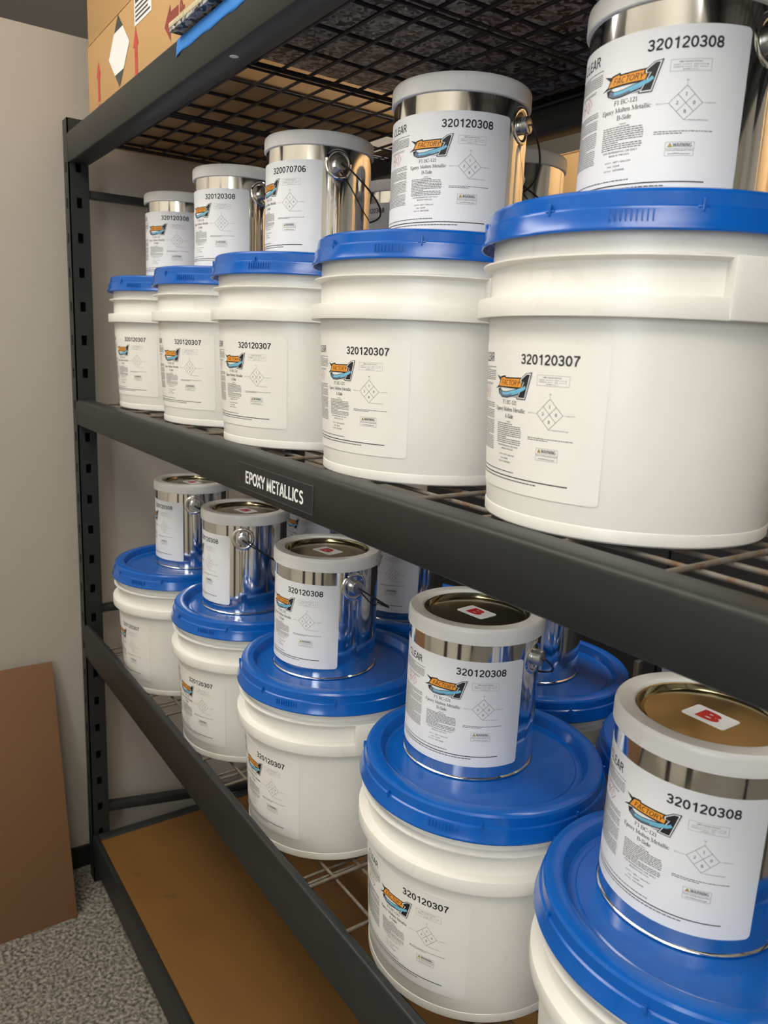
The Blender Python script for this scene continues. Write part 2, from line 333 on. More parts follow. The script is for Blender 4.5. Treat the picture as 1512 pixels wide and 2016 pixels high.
# ------------------------------------------------------------------ label print.  u: 0 at the right edge (negative to the left), v: 0 at the bottom
LM = ['ink', 'ink_grey', 'ink_line', 'orange', 'sky_blue', 'slate', 'white_ink', 'pink_red', 'yellow', 'brown_ink']
LW, LH = .206, .1335
def label_print(number, side, gallons):
    rnd = random.Random(3); f = Flat()
    put_sans(f, number, -.0848, -.0243, .1158, .0088, 0, .19)
    put_sans(f, 'CLEAR', -.1665, -.1335, .1165, .0086, 0, .155)
    # maker's emblem: orange banner, blue ribbon and a big italic 1
    def e(a, b): return (-.1268+a*.0557, .0856+b*.0226)
    def ep(pts, mi, ly): f.poly([e(*q) for q in pts], mi, ly)
    ep([(0, .30), (.17, .52), (.24, .40)], 0, 1); ep([(.04, .86), (.20, .76), (.18, .60)], 0, 1)
    ep([(.10, .36), (.19, .80), (.345, .86), (.36, .79), (.60, .80)], 0, 1); ep([(.10, .36), (.60, .80), (.84, .82), (.79, .36)], 0, 1)
    ep([(.135, .42), (.215, .74), (.325, .79), (.345, .73), (.60, .745)], 3, 2); ep([(.135, .42), (.60, .745), (.81, .765), (.77, .43)], 3, 2)
    put_sans(f, 'FACTORY', e(.22, 0)[0], e(.735, 0)[0], e(0, .47)[1], .0050, 9, .15, 3, .30)
    rib = [(.16, .33), (.17, .20), (.26, .10), (.40, .10), (.55, .17), (.70, .25), (.82, .34), (.88, .44)]
    f.stroke([e(*q) for q in rib], .0058, 0, 4); f.stroke([e(*q) for q in rib[1:]], .0042, 5, 5)
    f.stroke([e(a, b+.045) for a, b in rib[2:]], .0026, 4, 6)
    f.stroke([e(a, b-.05) for a, b in rib[4:]], .0012, 4, 6)
    def one(d, mi, ly):
        pts = [(.70-d, .0-d*1.6), (.88+d*.4, .0-d*1.6), (1.0+d, 1.0+d*2), (.90-d*.5, .97+d), (.765-d, .73), (.775-d*.8, .62-d), (.845-d*.6, .64)]
        ep([pts[0], pts[1], pts[2], pts[6]], mi, ly); ep([pts[2], pts[3], pts[4], pts[5], pts[6]], mi, ly)
    one(.022, 0, 7); one(0, 6, 8); one(-.022, 0, 9)
    f.stroke([e(.69, .26), e(.82, .35), e(.89, .46)], .0028, 4, 10)
    ep([(.56, .02), (.72, .08), (.74, .03)], 5, 7)
    # product name
    put_serif(f, 'F1 BC-121', -.1112, -.0885, .0793, .0037, 1)
    put_serif(f, 'Epoxy Molten Metallic', -.1236, -.0768, .0730, .0037, 1)
    put_serif(f, side+'-Side', -.1068, -.0930, .0668, .0037, 1)
    put_text(f, 'WARNING', -.1035, -.0972, .0628, .0640, 1, .01)
    fine_print(f, -.1206, -.081, .0430, .0622, .00175, 1, rnd, .25)
    put_text(f, 'FOR PROFESSIONAL USE ONLY', -.1180, -.0845, .0405, .0420, 1, .01)
    put_text(f, 'MADE IN THE U.S.A.', -.1110, -.0912, .0377, .0391, 1, .01)
    for i, (a, b, wd) in enumerate((('QUANTITY:', 'NET %s GALLON' % gallons, .0163), ('COLOR:', 'CLEAR', .0068), ('BATCH NO:', number, .0112))):
        v = .0322-.0033*i; put_text(f, a, -.1150+(.003 if i == 1 else 0), -.1075, v, v+.0013, 1, .004); put_text(f, b, -.1060, -.1060+wd, v, v+.0015, 1, .008)
    # left column
    fine_print(f, -.176, -.128, .0985, .1125, .00165, 1, rnd, .15)
    fine_print(f, -.168, -.136, .0950, .0972, .0012, 1, rnd, .1)
    for cx in (-.1485, -.1600):
        q = [(cx, .0945), (cx+.0062, .0883), (cx, .0821), (cx-.0062, .0883), (cx, .0945)]
        for i in range(4): f.stroke(q[i:i+2], .0006, 7, 1)
    f.rect(-.1489, -.1481, .0874, .0912, 1, 1); f.rect(-.1489, -.1481, .0856, .0865, 1, 1)
    f.stroke([(-.1625, .0870), (-.1600, .0900), (-.1575, .0868)], .0007, 1, 1); f.stroke([(-.162, .0890), (-.158, .0872)], .0005, 1, 1)
    fine_print(f, -.178, -.130, .0345, .0790, .00165, 1, rnd, .12)
    # hazard box and diamond
    f.frame(-.0645, -.0325, .0985, .1075, .0002, 2, 1)
    put_text(f, 'HMIS HAZARD RATING', -.0580, -.0400, .1050, .1062, 1, .006)
    for i, (a, b) in enumerate((('LEAST', 'SLIGHT'), ('MODERATE', 'HIGH'))):
        v = .1030-.0018*i
        put_text(f, a, -.0620, -.0565+.002*i, v, v+.0010, 1); f.rect(-.0555+.002*i, -.0495, v+.0004, v+.0006, 1, 1)
        put_text(f, '02'[i], -.0490, -.0483, v, v+.0010, 1); put_text(f, b, -.0465, -.0425-.001*i, v, v+.0010, 1)
        f.rect(-.0418, -.0365, v+.0004, v+.0006, 1, 1); put_text(f, '13'[i], -.0360, -.0354, v, v+.0010, 1)
    put_text(f, 'EXTREME', -.0545, -.0487, .0994, .1004, 1); f.rect(-.0480, -.0445, .0998, .1000, 1, 1); put_text(f, '4', -.0438, -.0431, .0994, .1004, 1)
    cx, cy, h = -.0497, .0745, .0132; t = .00035
    P = {'T': (cx, cy+h), 'R': (cx+h, cy), 'B': (cx, cy-h), 'L': (cx-h, cy)}
    for a, b in ('TR', 'RB', 'BL', 'LT'): f.stroke([P[a], P[b]], t, 1, 1)
    f.stroke([(cx-h/2, cy+h/2), (cx+h/2, cy-h/2)], t, 1, 1); f.stroke([(cx-h/2, cy-h/2), (cx+h/2, cy+h/2)], t, 1, 1)
    for ch, dx, dy in (('1', 0, h/2), ('2', -h/2, 0), ('0', h/2, 0), ('B', 0, -h/2)):
        put_serif(f, ch, cx+dx-.0010, cx+dx+.0010, cy+dy-.0013, .0027, 0)
    f.rect(cx-.0001, cx+.0001, cy+h, cy+h+.0030, 2, 1); put_text(f, 'FIRE', cx-.0012, cx+.0012, cy+h+.0034, cy+h+.0044, 1)
    f.rect(cx-h-.0060, cx-h, cy-.0001, cy+.0001, 2, 1); put_text(f, 'HEALTH', cx-h-.0100, cx-h-.0062, cy-.0005, cy+.0005, 1)
    f.rect(cx+h, cx+h+.0040, cy-.0001, cy+.0001, 2, 1); put_text(f, 'REACTIVITY', cx+h+.0042, cx+h+.0112, cy-.0005, cy+.0005, 1)
    f.rect(cx, cx+.0030, cy-h-.0001, cy-h+.0001, 2, 1); put_text(f, 'PERSONAL PROTECTION', cx+.0034, cx+.0190, cy-h-.0005, cy-h+.0005, 1)
    fine_print(f, -.0723, -.0253, .0522, .0534, .0012, 1, rnd, 0, .55); fine_print(f, -.0723, -.050, .0506, .0518, .0012, 1, rnd, 0, .55)
    # warning panel
    f.frame(-.0619, -.0391, .0338, .0446, .0002, 1, 1); f.rect(-.0617, -.0393, .0394, .0396, 1, 1)
    f.poly([(-.0603, .0406), (-.0563, .0406), (-.0583, .0440)], 0, 1); f.poly([(-.0598, .0409), (-.0568, .0409), (-.0583, .0435)], 8, 2)
    f.rect(-.0585, -.0581, .0418, .0428, 0, 3); f.rect(-.0585, -.0581, .0412, .0415, 0, 3)
    put_sans(f, 'WARNING', -.0560, -.0408, .0406, .0031, 1, .17)
    put_text(f, 'Cancer and Reproductive Harm', -.0612, -.0398, .0374, .0389, 0, .006); put_text(f, 'www.P65Warnings.ca.gov', -.0592, -.0418, .0346, .0362, 0, .006)
    # bottom line
    fine_print(f, -.176, -.090, .0165, .0182, .0015, 1, rnd, 0, .6)
    f.rect(-.178, -.0279, .0131, .0141, 0, 1); fine_print(f, -.168, -.0595, .0095, .0113, .0017, 1, rnd, 0, .6)
    return f
def wrap(name, fl, rad, z0, mats, base=.0006):
    """rad(z) -> radius; angle 0 is the label's right edge, going clockwise seen from above for negative u"""
    rm = rad(z0+LH/2); V, F, MI = slice_u(fl, .0045)
    W = []
    for u, v, ly in V:
        z = z0+v; r = rad(z)+base+.00006*ly*1e3; a = u/rm
        W.append((r*math.cos(a), r*math.sin(a), z))
    return mesh(name, W, F, mats, MI)
def slice_u(fl, step):
    bm = bmesh.new(); vs = [bm.verts.new((u, v, ly*.001)) for (u, v), ly in zip(fl.V, fl.L)]
    for q, m in zip(fl.F, fl.MI):
        try: bm.faces.new([vs[i] for i in q]).material_index = m
        except ValueError: pass
    k = math.floor(min(v[0] for v in fl.V)/step)+1; hi = max(v[0] for v in fl.V)
    while k*step < hi:
        bmesh.ops.bisect_plane(bm, geom=bm.faces[:]+bm.edges[:]+bm.verts[:], dist=1e-7, plane_co=(k*step, 0, 0), plane_no=(1, 0, 0)); k += 1
    bm.verts.index_update()
    V = [v.co[:] for v in bm.verts]; F = [[v.index for v in f.verts] for f in bm.faces]; MI = [f.material_index for f in bm.faces]
    bm.free(); return V, F, MI
def label_sheet(name, rad, z0, m):
    V = []; F = []; n = 56; rm = rad(z0+LH/2); rc = .0045; N = 0; us = []
    us = [-LW*(1-i/n) for i in range(n+1)]+[-rc*.3, -rc*.08, -LW+rc*.3, -LW+rc*.08]; us = sorted(set(us))
    rows = 7
    for u in us:
        d = min(-u, u+LW); ins = 0 if d >= rc else rc-math.sqrt(max(0, rc*rc-(rc-d)**2))
        for k in range(rows):
            z = z0+ins+(LH-2*ins)*k/(rows-1); r = rad(z)+.0005; V.append((r*math.cos(u/rm), r*math.sin(u/rm), z))
    for i in range(len(us)-1):
        for k in range(rows-1): F.append((i*rows+k, (i+1)*rows+k, (i+1)*rows+k+1, i*rows+k+1))
    # give the sheet its thickness
    nv = len(V); m_ = len(us)
    for x, y, z in list(V): r = math.hypot(x, y); q = (r-.0007)/r; V.append((x*q, y*q, z))
    loop = [i*rows for i in range(m_)]+[(m_-1)*rows+k for k in range(1, rows)]+[i*rows+rows-1 for i in range(m_-2, -1, -1)]+[k for k in range(rows-2, 0, -1)]
    for a, b in zip(loop, loop[1:]+loop[:1]): F.append((a, a+nv, b+nv, b))
    return mesh(name, V, F, m, None, 40)

# ------------------------------------------------------------------ pails
BR = lambda z: .134+.05*z                         # tapered wall of the pail
def pail_meshes():
    P = {}
    g = G(); g.lathe([(0, .006), (.126, .006), (.129, 0), (.1335, 0), (.1348, .0015), (.1350, .0105), (.1346, .0118), (BR(.0122)-.0005, .0122), (BR(.0145)-.0004, .0145), (BR(.06), .06), (BR(.12), .12), (BR(.184), .184), (.1432, .19), (.1432, .262), (.140, .264), (.10, .264), (0, .264)], 112)
    P['body'] = g.build('body', 'pail_white', 28)
    g = G(); g.lathe([(.1425, .1872), (.1540, .1858), (.1549, .1861), (.1552, .1869), (.1552, .2022), (.1549, .2030), (.1542, .2034), (.1425, .2036)], 112)
    P['collar'] = g.build('collar', 'pail_white', 38)
    g = G(); g.lathe([(.1425, .2300), (.1500, .2318), (.1523, .2328), (.1523, .2342), (.1495, .2350), (.1425, .2356)], 112)
    P['flange'] = g.build('flange', 'pail_white', 32)
    g = G(); g.lathe([(0, .2702), (.116, .2702), (.1175, .2690), (.1215, .2690), (.1245, .2705), (.1290, .2800), (.1305, .2818), (.1325, .2826), (.1440, .2826), (.1472, .2815), (.1490, .2790), (.1502, .2690), (.1520, .2678), (.1526, .2660), (.1533, .2580), (.1556, .2535), (.1560, .2518), (.1556, .2503), (.1545, .2503), (.1520, .2550), (.1500, .2590), (.1450, .2600)], 128)
    P['lid'] = g.build('lid', 'lid_blue', 24)
    g = G(); g.box((.1505, -.0012, .2640), (.1535, .0012, .2735)); g.box((.1500, -.0045, .2668), (.1528, .0045, .2685))
    P['tear_notch'] = bevel(g.build('tear_notch', 'lid_blue'), .0006, 2)
    g = G()                                            # ribbed grip on the lid skirt
    for i in range(9):
        a = R(-6+1.5*i); r = .1532; c_, s_ = math.cos(a), math.sin(a); t = .0006
        q = [(r, -t, .2590), (r+.0019, -t, .2575), (r+.0008, -t, .2655), (r-.0012, -t, .2655)]; q = q+[(x, t, z) for x, y, z in q]
        g.add([(x*c_-y*s_, x*s_+y*c_, z) for x, y, z in q], [(0, 1, 2, 3), (7, 6, 5, 4), (0, 4, 5, 1), (1, 5, 6, 2), (2, 6, 7, 3), (3, 7, 4, 0)])
    P['lid_grip'] = g.build('lid_grip', 'lid_blue')
    # handle ear: a block bridging collar and flange with a socket
    g = G(); w2 = R(14); n = 14; V = []; F = []
    for i in range(n+1):
        a = -w2+2*w2*i/n
        for r, z in ((.1425, .1862), (.1566, .1862), (.1566, .2345), (.1425, .2345)): V.append((r*math.cos(a), r*math.sin(a), z))
    for i in range(n):
        for k in range(4): F.append((i*4+k, (i+1)*4+k, (i+1)*4+(k+1) % 4, i*4+(k+1) % 4))
    F += [(3, 2, 1, 0), (n*4, n*4+1, n*4+2, n*4+3)]; g.add(V, F)
    P['handle_ear'] = bevel(g.build('handle_ear', 'pail_white'), .0012, 2)
    g = G(); ring = []
    for k in range(20): t = 2*math.pi*k/20; ring.append((.0085*math.cos(t), .0085*math.sin(t)))
    V = [(.1560, y, .210+z) for y, z in ring]+[(.1580, y*.9, .210+z*.9) for y, z in ring]
    g.add(V, [(k, (k+1) % 20, 20+(k+1) % 20, 20+k) for k in range(20)]+[tuple(range(20, 40)), tuple(range(20))[::-1]])
    P['ear_plug'] = bevel(g.build('ear_plug', 'pail_white'), .0008, 2)
    P['label'] = label_sheet('label', BR, .030, 'paper_pail')
    P['print'] = wrap('print', label_print('320120307', 'A', '3'), BR, .030, LM)
    return P
PM = pail_meshes()
def pail(x, y, z, phi, label, group, rnd=None, full=True):
    t = thing('pail', (x, y, z), R(phi), label, 'pail', group)
    b = link('body', PM['body'], t)
    link('collar', PM['collar'], b); link('flange', PM['flange'], b)
    for k in (46, 226):
        e = link('handle_ear', PM['handle_ear'], t, None, (0, 0, R(k)))
        link('ear_plug', PM['ear_plug'], e)
    l = link('lid', PM['lid'], t, None, (0, 0, 0)); tag(l, 'glossy blue snap-on lid with raised rim')
    off = random.uniform(0, 40)
    for k in range(8): link('tear_notch', PM['tear_notch'], l, None, (0, 0, R(off+45*k)))
    link('lid_grip', PM['lid_grip'], l, None, (0, 0, R(-58-phi)))
    if full:
        lb = link('label', PM['label'], t); link('print', PM['print'], lb)
    return t

# ------------------------------------------------------------------ cans
CR = .0822
def can_meshes():
    P = {}; cr = lambda z: CR
    g = G(); g.lathe([(0, .003), (.078, .003), (.0810, .0003), (.0832, .0003), (.0840, .0009), (.0840, .0020), (.0832, .0028), (CR, .0034), (CR, .030), (CR, .09), (CR, .150), (CR, .176)], 112)
    P['body'] = g.build('body', 'tin', 30)
    g = G(); g.lathe([(.0815, .1722), (.0842, .1716), (.0853, .1724), (.0853, .1865), (.0846, .1900), (.0828, .1920), (.0700, .1922), (.0680, .1915), (.0668, .1895), (.0664, .1850)], 112)
    P['rim_ring'] = g.build('rim_ring', 'ring_plastic', 40)
    g = G(); g.lathe([(.0672, .1862), (.0655, .1888), (.0635, .1885), (.0622, .1850), (.0612, .1835), (.0590, .1832), (.0582, .1838), (0, .1840)], 96)
    P['lid'] = g.build('lid', 'gold_tin', 30)
    # B sticker on the lid
    def rr_(w, h, r, z):
        q = []
        for cx, cy, a in ((w-r, h-r, 0), (-w+r, h-r, 90), (-w+r, -h+r, 180), (w-r, -h+r, 270)):
            q += [(cx+r*math.cos(R(a+18*i)), cy+r*math.sin(R(a+18*i)), z) for i in range(6)]
        return q
    a = rr_(.0215, .0145, .003, .1839); b = rr_(.0215, .0145, .003, .18445); n = len(a)
    P['sticker'] = mesh('sticker', a+b, [tuple(range(n, 2*n))]+[(i, (i+1) % n, n+(i+1) % n, n+i) for i in range(n)], 'paper')
    fl = Flat(); put_text(fl, 'B', -.0105, .0105, -.0095, .0095, 0, .055)
    P['letter'] = mesh('letter', [(x, y, .1847) for x, y in fl.V], fl.F, 'red_B')
    # ear: pressed boss, socket and round button (built along +x)
    g = G(); n = 32; rings = [(.0222, -.0008), (.0208, .0012), (.0180, .0018), (.0158, .0010), (.0140, -.0014), (.0112, -.0018)]
    V = []; F = []
    for r, d in rings:
        for k in range(n):
            t = 2*math.pi*k/n; y, z = r*math.cos(t), r*math.sin(t)
            V.append((math.sqrt(max(0, CR*CR-y*y))+d, y, .1475+z))
    for i in range(len(rings)-1):
        for k in range(n): F.append((i*n+k, i*n+(k+1) % n, (i+1)*n+(k+1) % n, (i+1)*n+k))
    g.add(V, F); P['ear'] = g.build('ear', 'tin', 60)
    g = G(); V = []; F = []; rings = [(.0100, -.002), (.0100, .0088), (.0093, .0100), (.0080, .0104), (.0030, .0104)]
    for r, d in rings:
        for k in range(n): t = 2*math.pi*k/n; V.append((CR+d, r*math.cos(t), .1475+r*math.sin(t)))
    for i in range(len(rings)-1):
        for k in range(n): F.append((i*n+k, i*n+(k+1) % n, (i+1)*n+(k+1) % n, (i+1)*n+k))
    F.append(tuple((len(rings)-1)*n+k for k in range(n))); g.add(V, F); P['button'] = g.build('button', 'ear_tin', 25)
    # bail wire (ears on the local x axis, swings to +y)
    for nm, drop in (('bail', 33),):
        L = .112; pts = [(.0905, 0, .1475), (.0955, 0, .1475)]
        for i in range(1, 36):
            t = math.pi*i/36; k = math.cos(t); pts.append((.0965*(abs(k)**.75)*(1 if k >= 0 else -1), L*math.sin(t)**.85*math.cos(R(drop)), .1475-L*math.sin(t)**.85*math.sin(R(drop))))
        pts += [(-.0955, 0, .1475), (-.0905, 0, .1475)]
        P[nm] = G().tube(pts, .00135, 8).build(nm, 'dark_wire', 60)
    # side seam, pressed under the ear
    g = G(); V = []; F = []
    for i in range(7):
        a = R(-6+2*i); h = (0, .0007, .0011, .0012, .0011, .0007, 0)[i]
        for z in (.006, .012, .118, .128): V.append(((CR+(h if z in (.012, .118) else -.0002))*math.cos(a), (CR+(h if z in (.012, .118) else -.0002))*math.sin(a), z))
    for i in range(6):
        for k in range(3): F.append((i*4+k, (i+1)*4+k, (i+1)*4+k+1, i*4+k+1))
    g.add(V, F); P['side_seam'] = g.build('side_seam', 'tin', 60)
    P['label'] = label_sheet('label', cr, .0175, 'paper')
    for num in ('320120308', '320070706'):
        P['print'+num] = wrap('print', label_print(num, 'B', '1'), cr, .0175, LM)
    return P
CM = can_meshes()
def can(x, y, z, phi, label, group, num='320120308', sticker=0):
    t = thing('paint_can', (x, y, z), R(phi), label, 'can', group)
    b = link('body', CM['body'], t); link('side_seam', CM['side_seam'], b, None, (0, 0, R(17)))
    link('rim_ring', CM['rim_ring'], t)
    l = link('lid', CM['lid'], t); tag(l, 'recessed brass-coloured metal lid')
    s = link('sticker', CM['sticker'], l, None, (0, 0, R(sticker-phi))); tag(s, 'white sticker with a bold red letter B')
    s2 = link('letter', CM['letter'], l, None, (0, 0, R(sticker-phi)))
    for k in (17, 197):
        e = link('ear', CM['ear'], t, None, (0, 0, R(k))); link('button', CM['button'], e)
    link('bail', CM['bail'], t, None, (0, 0, R(17)))
    lb = link('label', CM['label'], t); link('print', CM['print'+num], lb)
    return t

# ================================================================== the setting
def struct(name, me, parent=None, kind='structure'):
    o = link(name, me, parent); tag(o, kind=kind); return o
def sbox(name, a, b, m): return struct(name, G().box(a, b).build(name, m))
sbox('floor', (-2.2, -2.9, -.05), (4.6, 3.0, 0), 'carpet')
sbox('ceiling', (-2.2, -2.9, 2.80), (4.6, 3.0, 2.90), 'ceiling_white')
sbox('wall_left', (-.13, -2.9, 0), (-.05, 1.6, 1.44+Z0), 'wall_paint')
sbox('baseboard_left', (-.05, -2.9, 0), (-.041, 1.6, .062), 'rubber')
sbox('wall_far', (-2.3, -2.9, 0), (-2.2, 3.0, 2.80), 'far_wall')
sbox('wall_front', (-.05, -2.0, 0), (4.6, -1.9, 2.80), 'room_wall')
sbox('wall_right', (4.6, -2.9, 0), (4.7, 3.0, 2.80), 'room_wall')
sbox('wall_back', (-2.2, 3.0, 0), (4.6, 3.1, 2.80), 'room_wall')

sbox('reflection_panel_1', (2.05, -1.9, 0), (2.32, -1.87, 2.1), 'dark_panel')  # unseen dark panels, added to give the cans dark stripes to reflect
sbox('reflection_panel_2', (3.18, -1.9, 0), (3.6, -1.87, 2.1), 'dark_panel')
sbox('reflection_panel_3', (1.15, -1.9, 0), (1.35, -1.87, 2.1), 'dark_panel')
sbox('reflection_panel_4', (4.56, -1.2, 0), (4.6, -.3, 2.05), 'dark_panel')

# ================================================================== the rack
LOW, MIDZ, TOPZ = Z0, Z0+.6191, Z0+1.196         # deck surfaces
XL = 2.44; DEP = .62
rack = thing('storage_rack', (0, 0, 0), 0, 'charcoal steel storage rack with wire decks carrying pails and cans', 'shelving')
def post(x0, flip_x, y0, flip_y):
    """angle post with punched slots in both flanges"""
    g = G(); H = Z0+1.243; t = .003; W = .040; D = .044
    def plate(width, place):
        hz = []; z = .07
        while z < H-.05: hz.append(z); z += .0762
        hw, hh = .006, .011; c0 = width*.5
        zs = [0]
        for z in hz: zs += [z-hh, z+hh]
        zs.append(H)
        for i in range(len(zs)-1):
            a, b = zs[i], zs[i+1]
            spans = [(0, width)] if i % 2 == 0 else [(0, c0-hw), (c0+hw, width)]
            for s0, s1 in spans: place(s0, s1, a, b)
    fx = (lambda s: x0+s) if not flip_x else (lambda s: x0-s)
    def front(s0, s1, a, b):
        xs = sorted((fx(s0), fx(s1))); ys = sorted((y0, y0+(t if not flip_y else -t))); g.box((xs[0], ys[0], a), (xs[1], ys[1], b))
    def side(s0, s1, a, b):
        ys = sorted((y0+(s0 if not flip_y else -s0), y0+(s1 if not flip_y else -s1))); xs = sorted((fx(W), fx(W-t))); g.box((xs[0], ys[0], a), (xs[1], ys[1], b))
    plate(W, front); plate(D, side)
    xs = sorted((fx(0), fx(t))); ys = sorted((y0+(t if not flip_y else -t), y0+(D if not flip_y else -D))); g.box((xs[0], ys[0], 0), (xs[1], ys[1], H))
    ys = sorted((y0+(D-t if not flip_y else -D+t), y0+(D if not flip_y else -D))); xs = sorted((fx(t), fx(W-t))); g.box((xs[0], ys[0], 0), (xs[1], ys[1], H))
    return link('post', g.build('post', 'rack_steel'), rack)
post(0, False, 0, False); post(0, False, DEP, True); post(XL, True, 0, False); post(XL, True, DEP, True)
def beam(zb, zt, topw, ledge, depth, y=0, back=False, bend=.004):
    """step beam: front face, rounded top, step down to the ledge that carries the deck"""
    b = bend
    pr = [(0, zb+.002), (0, zt-b)]+[(b-b*math.cos(R(a)), zt-b+b*math.sin(R(a))) for a in (22, 45, 68, 90)]
    pr += [(topw-.002, zt), (topw, zt-.002), (topw, ledge), (depth, ledge), (depth, zb+.002), (depth-.002, zb), (.002, zb)]
    if back: pr = [(DEP-yy, zz) for yy, zz in pr][::-1]
    g = G().prism_x([(yy+y, zz+Z0) for yy, zz in pr], .040, XL-.040)
    return link('beam', g.build('beam', 'rack_steel', 50), rack)
BE = [(1.150, 1.2134, .030, 1.190, .047, .006), (.5633, .6235, .034, .6125, .047, .007), (-.0286, .0590, .012, -.0065, .055, .004)]
for zb, zt, tw, lg, dp, bd in BE:
    beam(zb, zt, tw, lg, dp, bend=bd); beam(zb, min(zt, .6165) if zb > .3 and zb < 1 else zt, tw, lg, dp, back=True, bend=min(bd, .003))
bb = G().box((.04, 0, Z0-.630), (XL-.04, .012, Z0-.537)).build('beam', 'rack_steel'); link('beam', bevel(bb, .0015), rack)
bb2 = G().box((.04, DEP-.012, Z0-.630), (XL-.04, DEP, Z0-.537)).build('beam', 'rack_steel'); link('beam', bevel(bb2, .0015), rack)
for a, b, th in (((.020, .044, 1.098), (.020, DEP-.044, 1.102), .017), ((.020, .044, -.462), (.020, DEP-.044, -.545), .022), ((.020, .044, .10), (.020, DEP-.044, .10), .017)):
    y0, z0, y1, z1 = a[1], a[2]+Z0, b[1], b[2]+Z0
    g = G(); g.add([(.008, y0, z0-th), (.034, y0, z0-th), (.034, y1, z1-th), (.008, y1, z1-th), (.008, y0, z0), (.034, y0, z0), (.034, y1, z1), (.008, y1, z1)],
        [(0, 3, 2, 1), (4, 5, 6, 7), (0, 1, 5, 4), (1, 2, 6, 5), (2, 3, 7, 6), (3, 0, 4, 7)])
    link('side_brace', bevel(g.build('side_brace', 'rack_steel'), .002), rack)
sr = G().box((.045, .012, Z0-.570), (.075, DEP-.012, Z0-.5345)).build('side_rail', 'rack_steel'); link('side_rail', bevel(sr, .002), rack)
bd = G().box((.076, .0125, Z0-.555), (XL-.045, DEP-.0125, Z0-.535)).build('shelf_board', 'particle_board')
tag(link('shelf_board', bevel(bd, .0015), rack), 'brown particle board shelf panel')
pl = G().lathe([(.0055, -.0012), (.0062, 0), (.0045, .0005), (0, .0006)], 20).build('hole_light_disc', 'white_ink', 40)  # white disc standing in for light seen through a hole in the beam
link('hole_light_disc', pl, rack, (.9011, .0175, Z0+1.150-.0003), (math.pi, 0, 0))
# wire decks: every wire is a piece of its own
LWX = XL-.16
lw = G().tube([(0, 0, 0), (LWX*.33, .0006, -.0003), (LWX*.66, -.0006, .0002), (LWX, 0, 0)], .0026, 8).build('wire', 'deck_wire', 60)
cw = G().tube([(0, .040, -.0005), (0, .20, .0003), (0, .40, -.0003), (0, DEP-.040, -.0005)], .0028, 8).build('wire', 'deck_wire', 60)
sb_ = G().tube([(0, .040, 0), (0, DEP-.040, 0)], .0022, 8).tube([(.014, .040, 0), (.014, DEP-.040, 0)], .0022, 8).build('support_bar', 'deck_wire', 60)
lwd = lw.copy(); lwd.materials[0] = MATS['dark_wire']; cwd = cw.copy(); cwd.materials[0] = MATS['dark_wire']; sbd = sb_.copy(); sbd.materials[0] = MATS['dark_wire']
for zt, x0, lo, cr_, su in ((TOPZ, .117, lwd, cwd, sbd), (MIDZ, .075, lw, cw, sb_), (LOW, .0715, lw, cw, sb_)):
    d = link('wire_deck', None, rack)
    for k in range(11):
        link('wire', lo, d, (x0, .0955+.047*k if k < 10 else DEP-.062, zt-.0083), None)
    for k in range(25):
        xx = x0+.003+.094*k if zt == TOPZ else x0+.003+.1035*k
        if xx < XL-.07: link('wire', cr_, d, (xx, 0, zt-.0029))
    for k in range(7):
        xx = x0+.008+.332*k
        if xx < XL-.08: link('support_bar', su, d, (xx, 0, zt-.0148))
# EPOXY METALLICS strip on the middle beam
lx0, lx1, lz0, lz1 = .9655, 1.1786, Z0+.5725, Z0+.6090
sl = link('shelf_label', bevel(G().box((lx0, -.0007, lz0), (lx1, .0002, lz1)).build('shelf_label', 'ink'), .0002, 1), rack)
tag(sl, 'black adhesive strip lettered EPOXY METALLICS in white')
fl = Flat(); put_sans(fl, 'EPOXY METALLICS', .9875, 1.1555, Z0+.5813, .0172, 0, .19)
link('lettering', mesh('lettering', [(x, -.0009, z) for x, z in fl.V], fl.F, 'white_ink'), sl)
fl = Flat(); fl.frame(lx0+.0004, lx1-.0004, lz0+.0004, lz1-.0004, .0004, 0)
link('border', mesh('border', [(x, -.0009, z) for x, z in fl.V], fl.F, 'ink_line'), sl)

# ================================================================== pails and cans
LIDZ = .2705
PU, PL_ = 'pails on the middle deck', 'pails on the lower deck'
CU, CL_ = 'cans on the middle-deck pails', 'cans on the lower-deck pails'
MP = [(.2053, .1939, -40, 'white pail at the far end of the middle deck, next to the post'),
      (.5258, .1862, -38, 'second white pail from the far post on the middle deck'),
      (.8438, .1750, -41.5, 'white pail on the middle deck carrying the can numbered 320070706'),
      (1.1635, .1771, -47, 'white pail on the middle deck above right of the EPOXY METALLICS strip'),
      (1.4812, .1809, -60, 'nearest and largest white pail on the middle deck, handle ear at right')]
for x, y, ph, lb in MP: pail(x, y, MIDZ, ph, lb, PU)
LP = [(.3013, .1614, -52, 'white pail at the far end of the lower deck'),
      (.6355, .1784, -45, 'second white pail from the far post on the lower deck'),
      (.9609, .1711, -50.5, 'white pail in the middle of the lower front row'),
      (1.3118, .1812, -43.5, 'large white pail with CLEAR label on the lower deck, fourth from the post'),
      (1.6284, .1766, -45, 'nearest white pail on the lower deck, cut off at the bottom right corner')]
for x, y, ph, lb in LP: pail(x, y, LOW, ph, lb, PL_)
CP = [(.2050, .2050, 4, 'smallest silver can at the far end of the upper row', '320120308'),
      (.5344, .1902, -11.5, 'second silver can from the far post in the upper row', '320120308'),
      (.8355, .1905, -25.7, 'silver can numbered 320070706 with bail ear facing out', '320070706'),
      (1.1678, .2000, 5, 'silver can with golden side and dangling bail, fourth in the upper row', '320120308'),
      (1.4810, .1980, -13.4, 'nearest silver can in the upper row at the top right corner', '320120308')]
for x, y, ph, lb, nm in CP: can(x, y, MIDZ+LIDZ, ph, lb, CU, nm, -20)
